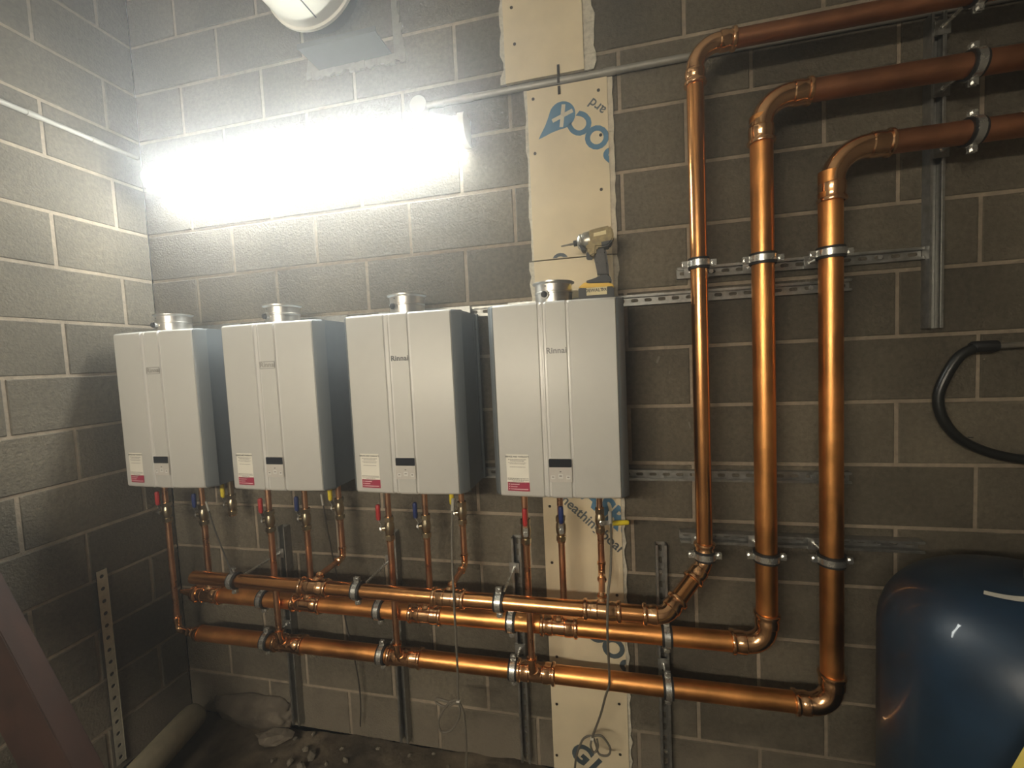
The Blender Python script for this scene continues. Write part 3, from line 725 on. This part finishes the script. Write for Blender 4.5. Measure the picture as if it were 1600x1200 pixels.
# ------------------------------------------------------------------ duct and projecting plate
d = thing('round_duct', 'wide white round duct meeting the back wall above the strip light', 'duct', (1.085,0,3.37))
MB().cyl((1.085,-.001,3.37), (1.085,-.11,3.37), .150, 40).build('wall_spigot', 'lintel', d, at(d))
MB().sweep([(1.085,-.10,3.37),(1.085,-.104,3.37),(1.085,-.116,3.37),(1.085,-.12,3.37),(1.085,FY+.002,3.37)], [.19,.214,.214,.205,.205], 48).build('tube', 'duct', d, at(d))
a = math.radians(-78)
MB().box((0,0,0), (.004,3.2,.003), Matrix.Translation((1.085+.2055*math.cos(a), -1.75, 3.37+.2055*math.sin(a))) @ Matrix.Rotation(a+PI/2, 4, 'Y')).build('seam', 'lintel', d, at(d))
l = thing('lintel_plate', 'grey steel plate projecting from the wall under the round duct', 'steel plate', (1.2,0,3.07))
MB().box((1.203,-.070,3.0735), (.346,.140,.006)).build('plate', 'lintel', l, at(l))
MB().box((1.203,-.142,3.079), (.350,.006,.020)).build('front_lip', 'lintel', l, at(l))
rr = random.Random(3)
sm = MB()
for k in range(20):
    x0 = .965+k*.0235; h0 = rr.uniform(.018,.040)
    sm.prism([(x0,-.002,3.070),(x0+.025,-.002,3.071),(x0+.025,-.002,3.070-h0),(x0,-.002,3.070-rr.uniform(.018,.040))], (0,-rr.uniform(.006,.012),0))
for k in range(9):
    z0 = 3.07+k*.03; w0 = .045*(1-k/11)
    sm.prism([(1.385,-.002,z0),(1.385+w0+rr.uniform(0,.01),-.002,z0),(1.385+w0*.95+rr.uniform(0,.01),-.002,z0+.031),(1.385,-.002,z0+.031)], (0,-.006,0))
for k in range(3):
    z0 = 3.07+k*.03
    sm.prism([(.965+.006*k,-.002,z0),(1.025,-.002,z0),(1.025,-.002,z0+.031),(.972+.006*k,-.002,z0+.031)], (0,-.006,0))
sm.build('mortar_bedding', 'smear', l, at(l))

# ------------------------------------------------------------------ impact driver on the last heater
TY = -.150
t = thing('impact_driver', 'cordless impact driver with yellow battery standing on a water heater', 'power tool', (2.185,TY,HZ+HH))
def cp(q, y=TY): return px(870+q[0]/9.6, 345+q[1]/9.6, y)
def slab(pts, depth, name, m, parent=None, bv=.004, zmin=None, label=None):
    P = [cp(q) for q in pts]
    if zmin is not None: P = [V(p.x, p.y, max(p.z, zmin)) if p.z > 1.985 else V(p.x, p.y, zmin) for p in P]
    b = MB().prism([p+V(0,depth/2,0) for p in P], (0,-depth,0))
    par = parent or t
    o = b.build(name, m, par, at(t) if par is t else (0,0,0), label=label)
    return bevel(o, bv) if bv else o
slab([(470,182),(560,152),(790,97),(828,130),(860,250),(850,300),(795,385),(740,415),(600,425),(590,535),(505,558),(486,480),(440,458)], .062, 'motor_housing', 'tool_body', bv=.008)
slab([(640,330),(850,290),(800,385),(740,420),(650,425)], .066, 'rear_cover', 'tool_black', bv=.006)
slab([(548,215),(745,165),(752,240),(548,285)], .0645, 'name_panel', 'tool_label', bv=.002)
ax0 = cp((305,335)); ax1 = cp((490,298)); dd = (ax1-ax0)
st = [(0,.012),(.05,.020),(.18,.027),(.34,.0295),(.36,.0275),(.46,.030),(.48,.028),(.62,.0315),(1.05,.033)]
MB().sweep([ax0+dd*s_ for s_, _ in st], [r for _, r in st], 24).build('nose_cone', 'tool_metal', t, at(t))
ch = MB().sweep([ax0-dd*.30, ax0-dd*.28, ax0-dd*.05, ax0+dd*.02], [.008,.0105,.0105,.008], 18).build('chuck', 'tool_black', t, at(t))
MB().sweep([ax0-dd*1.32, ax0-dd*1.05, ax0-dd*.62, ax0-dd*.60, ax0-dd*.25], [.0025,.0035,.0035,.0045,.0045], 8).build('driver_bit', 'tool_metal', t, at(t))
slab([(385,470),(330,380),(350,372),(440,440),(440,466)], .050, 'gearcase_foot', 'tool_black', bv=.003)
slab([(440,480),(490,468),(496,540),(545,553),(540,586),(446,586)], .016, 'trigger', 'tool_black', bv=.003)
slab([(555,545),(590,420),(735,420),(742,480),(772,640),(788,845),(612,845),(606,780),(578,650)], .040, 'grip', 'tool_grip', bv=.009)
slab([(432,928),(612,868),(640,838),(780,833),(822,890),(820,930),(790,957),(480,967)], .070, 'battery_foot', 'tool_black', bv=.004)
bt = slab([(330,1028),(428,940),(480,962),(790,952),(850,980),(852,1034)], .074, 'battery_top', 'tool_yellow', bv=.003)
z0_ = HZ+HH
Pb = [cp((332,1024)), cp((856,1024))]
b = MB().box(((Pb[0].x+Pb[1].x)/2, TY, (z0_+Pb[0].z)/2), (Pb[1].x-Pb[0].x, .074, Pb[0].z-z0_))
bt2 = b.build('battery', 'tool_black', t, at(t)); bevel(bt2, .004)
q0, q1 = cp((450,1032), TY), cp((755,1120), TY)
MB().box(((q0.x+q1.x)/2, TY-.0375, (q0.z+q1.z)/2), (q1.x-q0.x, .001, q0.z-q1.z)).build('battery_label', 'tool_label', bt2)
put(text_mesh('DEWALT', .0155, .0004, .0002, Matrix.Translation(((q0.x+q1.x)/2-.009, TY-.0384, (q0.z+q1.z)/2+.003)) @ FRONT), 'label_lettering', 'ink', bt2)
put(text_mesh('XR', .0125, .0004, .0002, Matrix.Translation(((q0.x+q1.x)/2+.0265, TY-.0384, (q0.z+q1.z)/2+.003)) @ FRONT), 'label_lettering', 'ink', bt2)

# ------------------------------------------------------------------ tank, spirit level, hose
TX, TYc, TR = 3.215, -.50, .305
t = thing('pressure_vessel', 'big dark blue domed steel vessel standing beside the copper risers', 'tank', (TX,TYc,0))
prof = [(.10,.0),(.20,.005),(.20,.06),(.17,.065)]
MB().sweep([(0,0,z) for r, z in ((0,.001),(0,.002),(0,.10),(0,.101))], [.20,.215,.235,.2], 40).build('base_ring', 'tank', t)
pts = [(.0,.075),(.16,.08),(.26,.12),(.295,.18),(TR,.26),(TR,.985)]
def dome(a): return TR*max(math.cos(a), 0)**.6, .985+.205*math.sin(a)
for k in range(1, 25): pts.append(dome(PI/2*k/24))
MB().sweep([(0,0,z) for r, z in pts], [max(r,.004) for r, z in pts], 56).build('shell', 'tank', t, ang=60)
MB().band((0,0,.255), (0,0,1), TR-.002, TR+.003, .012, 56).build('weld_bead', 'tank', t)
MB().sweep([(0,0,1.185),(0,0,1.21),(0,0,1.211),(0,0,1.225)], [.03,.03,.022,.022], 20).build('top_socket', 'galv', t)
tp = MB(); vs = []
for k in range(9):
    for e in (0, 1):
        a = math.radians(-163+2.9*k+e*3.0); zz = 1.1797+.0008*k-.0032*e
        r, _ = dome(math.asin((zz-.985)/.205)); vs.append(((r+.0015)*math.cos(a), (r+.0015)*math.sin(a), zz+.0015))
tp.add(vs, [(2*k, 2*k+2, 2*k+3, 2*k+1) for k in range(8)]); tp.build('tape_strip', 'tank_tape', t, ang=0)
def on_level(x, y):
    yy = -.74
    for _ in range(12): q = px(x, y, yy); yy = -1.03+.215*q.z
    return q
LA, LB = on_level(1631,1212), on_level(1660,1162); ld = (LB-LA)/(LB.z-LA.z)
F = LA-ld*(LA.z-.004); T = LA+ld*(1.50-LA.z)
t = thing('spirit_level', 'yellow box-section spirit level leaning against the blue vessel', 'spirit level', F)
ax = (T-F).normalized(); side = V(ax.y,-ax.x,0).normalized(); nr = ax.cross(side)
M = Matrix((side.to_4d(), nr.to_4d(), ax.to_4d())).to_3x3().transposed().to_4x4()
Lg = (T-F).length
MB().box((0,0,Lg/2), (.062,.024,Lg), M).build('body', 'level_yellow', t)
for z in (.006, Lg-.006): MB().box((0,0,z), (.066,.028,.014), M).build('end_cap', 'rubber', t)
for z in (.2, Lg/2, Lg-.2): MB().cyl((.0,-.016,z), (.0,.016,z), .018, 20, M).build('vial_window', 'rubber', t)
hp = [px(x, y, yy) for x, y, yy in ((1546,541,-.05),(1528,542,-.05),(1500,556,-.045),(1478,588,-.04),(1466,622,-.035),(1474,656,-.035),(1500,686,-.035),(1545,707,-.04),(1600,718,-.05),(1660,722,-.06))]
hs = thing('rubber_hose', 'black rubber hose looping out in front of the block wall', 'hose', tuple(hp[4]))
hp.append(V(RX-.002,-.08,hp[-1].z-.01))
MB().sweep(spline(hp, 8), .0155, 16).build('hose', 'hose', hs, at(hs))
e0 = hp[0]; MB().sweep([e0+V(-.045,0,-.001), e0+V(-.043,0,0), e0+V(.018,0,.0), e0+V(.02,0,0)], [.016,.0185,.0185,.014], 18).build('ferrule', 'rubber', hs, at(hs))
MB().cyl(e0+V(.01,0,0), V(RX-.002,e0.y,e0.z+.004), .0095, 14).build('end_pipe', 'hose_end', hs, at(hs))

# ------------------------------------------------------------------ loose cables under the heaters
def cable(label, pts, r=.0042, m='cable', extra=(), tie=None):
    P = [px(x, y, yy) for x, y, yy in pts]
    t = thing('cable', label, 'cable', tuple(P[0]), 0, 'loose heater cables')
    MB().sweep(spline(P, 7), r, 10).build('wire', m, t, at(t))
    for e in extra: MB().sweep(spline([px(*q) for q in e], 8), r, 10).build('coil', m, t, at(t))
    a, b_ = P[0], P[1]; d_ = (b_-a).normalized()
    MB().cyl(a, a+d_*.05, r*1.7, 12).build('plug', 'conduit_white', t, at(t))
    if tie:
        q = px(*tie); MB().box(tuple(q), (.012,.012,.006)).build('cable_tie', 'tie', t, at(t))
    return t
cable('grey cable hanging from the third heater, looped near the floor', ((708,779,-.20),(706,830,-.27),(707,890,-.325),(709,930,-.341),(712,990,-.335),(715,1050,-.31),(716,1092,-.30),(724,1112,-.29),(728,1150,-.28),(729,1200,-.27)),
      extra=(((716,1092,-.30),(700,1100,-.30),(686,1124,-.30),(690,1143,-.295),(706,1140,-.295),(718,1118,-.295),(716,1094,-.30)),((716,1095,-.30),(698,1104,-.29),(682,1098,-.285),(684,1092,-.285),(700,1096,-.29),(716,1100,-.295))), tie=(716,1095,-.30))
cable('grey cable hanging from the driver-topped heater, coiled against the lettered board', ((953,800,-.16),(955,840,-.24),(954,890,-.32),(950,930,-.342),(949,985,-.335),(951,1030,-.28),(952,1068,-.22),(946,1088,-.18),(938,1118,-.15),(926,1150,-.12)),
      extra=(((926,1150,-.12),(940,1150,-.12),(953,1168,-.12),(950,1180,-.12),(936,1178,-.115),(930,1160,-.11),(924,1150,-.11),(912,1154,-.11),(905,1168,-.11),(900,1185,-.11),(897,1215,-.10)),((926,1150,-.12),(923,1165,-.12),(928,1176,-.12),(934,1168,-.12),(933,1155,-.12))), tie=(925,1154,-.123))
cable('thin dark cable from the corner heater down to the front manifold', ((322,784,-.19),(333,820,-.23),(346,855,-.27),(360,889,-.325),(366,896,-.333)), .003, 'cable_dark')
cable('thin dark cable from the second heater passing behind the manifolds', ((502,772,-.16),(508,808,-.15),(515,845,-.12),(524,890,-.085),(540,970,-.06),(556,1040,-.05),(563,1090,-.04),(563,1135,-.03)), .003, 'cable_dark')

# ------------------------------------------------------------------ things on the floor and by the side wall
t = thing('timber_beam', 'dark red-brown timber beam leaning on the side wall', 'timber', (.87,-.785,0))
u = V(.87,0,-1.475).normalized(); nrm = V(-u.z,0,u.x); 
if nrm.x < 0: nrm = -nrm
A_ = V(.004,-.752,1.474); B_ = V(.872,-.752,.0)
w_ = .225
a2 = A_-V(0,0,w_/u.x*1.0); b2_ = B_-V(w_/abs(u.z),0,0)
bm_ = MB().prism([A_, B_, b2_, a2], (0,-.066,0)).build('beam', 'timber', t, at(t)); bevel(bm_, .003)
t = thing('lagged_pipe', 'thick pale rounded pipe stub lying on the dirt in the corner', 'pipe stub', (.13,-.12,.05))
P0_, P1_ = V(.150,-.10,.085), V(.215,-.62,.05); dd = P1_-P0_
st = [(-.02,.010),(-.015,.032),(.0,.050),(.03,.060),(.1,.063),(.6,.063),(1,.062)]
MB().sweep([P0_+dd*s_ for s_, _ in st], [r for _, r in st], 28).build('lagging', 'lagging', t, at(t))
MB().cyl(P1_-dd*.01, P1_+dd*.03, .04, 24).build('pipe_end', 'concrete', t, at(t))
def lump(name, label, cat, c, size, seed, m, group=None, sub=3, amp=.25):
    bm = bmesh.new(); bmesh.ops.create_icosphere(bm, subdivisions=sub, radius=1)
    for v in bm.verts:
        n_ = noise.noise(v.co*1.6+V(seed*7.3,0,0))*amp+noise.noise(v.co*4.5+V(0,seed*3.1,0))*amp*.4
        v.co *= 1+n_; v.co = V(v.co.x*size[0], v.co.y*size[1], v.co.z*size[2])
    me = bpy.data.meshes.new(name); bm.to_mesh(me); bm.free()
    for p in me.polygons: p.use_smooth = sub > 2
    me.materials.append(MT[m]); o = bpy.data.objects.new(name, me); COL.objects.link(o); o.location = c
    o.rotation_euler = (0,0,seed*1.7); tag(o, label, cat, group); return o
lump('concrete_footing', 'lumpy concrete footing at the base of the back wall near the corner', 'concrete', (.43,-.01,.06), (.25,.06,.085), 0, 'concrete', amp=.3, sub=4)
bpy.data.objects['concrete_footing'].rotation_euler = (0,0,0)
p = pz(430,1150,.02); lump('rubble_slab', 'flat slab of broken concrete on the dirt floor', 'rubble', (p.x,p.y,.02), (.085,.05,.022), 2, 'concrete', sub=2, amp=.45)
p = pz(405,1122,.03); lump('pebble', 'round pale pebble beside the broken slab', 'stone', (p.x,p.y,.03), (.022,.02,.024), 5, 'stone', amp=.1)
k = 0
for x, y, s_ in ((490,1144,.011),(461,1152,.012),(487,1180,.022),(453,1190,.018),(470,1196,.020),(478,1168,.014),(425,1186,.009),(534,1168,.012),(540,1186,.014),(640,1178,.010),(678,1174,.009),(700,1196,.010),(590,1168,.012),(510,1192,.012)):
    k += 1; p = pz(x, y, .01)
    lump('stone_chip', 'small pale stone chip among the rubble on the dirt floor', 'stone', (p.x, min(p.y,-.03), s_*.35), (s_*1.15,s_*.9,s_*.7), k, 'stone', 'stone chips on the floor', sub=1, amp=.5)
for x, y, w, h_, a in ((1028,562,.008,.028,20),(1077,664,.006,.026,-12),(1046,582,.005,.012,10),(1515,683,.014,.006,0),(1125,70,.010,.014,30)):
    p = px(x, y, 0)
    MB().rbox((0,0,0), (w,.005,h_), w*.3, 1, 2).build('mortar_fleck', 'smear', wb, (p.x,-.003,p.z)).rotation_euler = (0,math.radians(a),0)
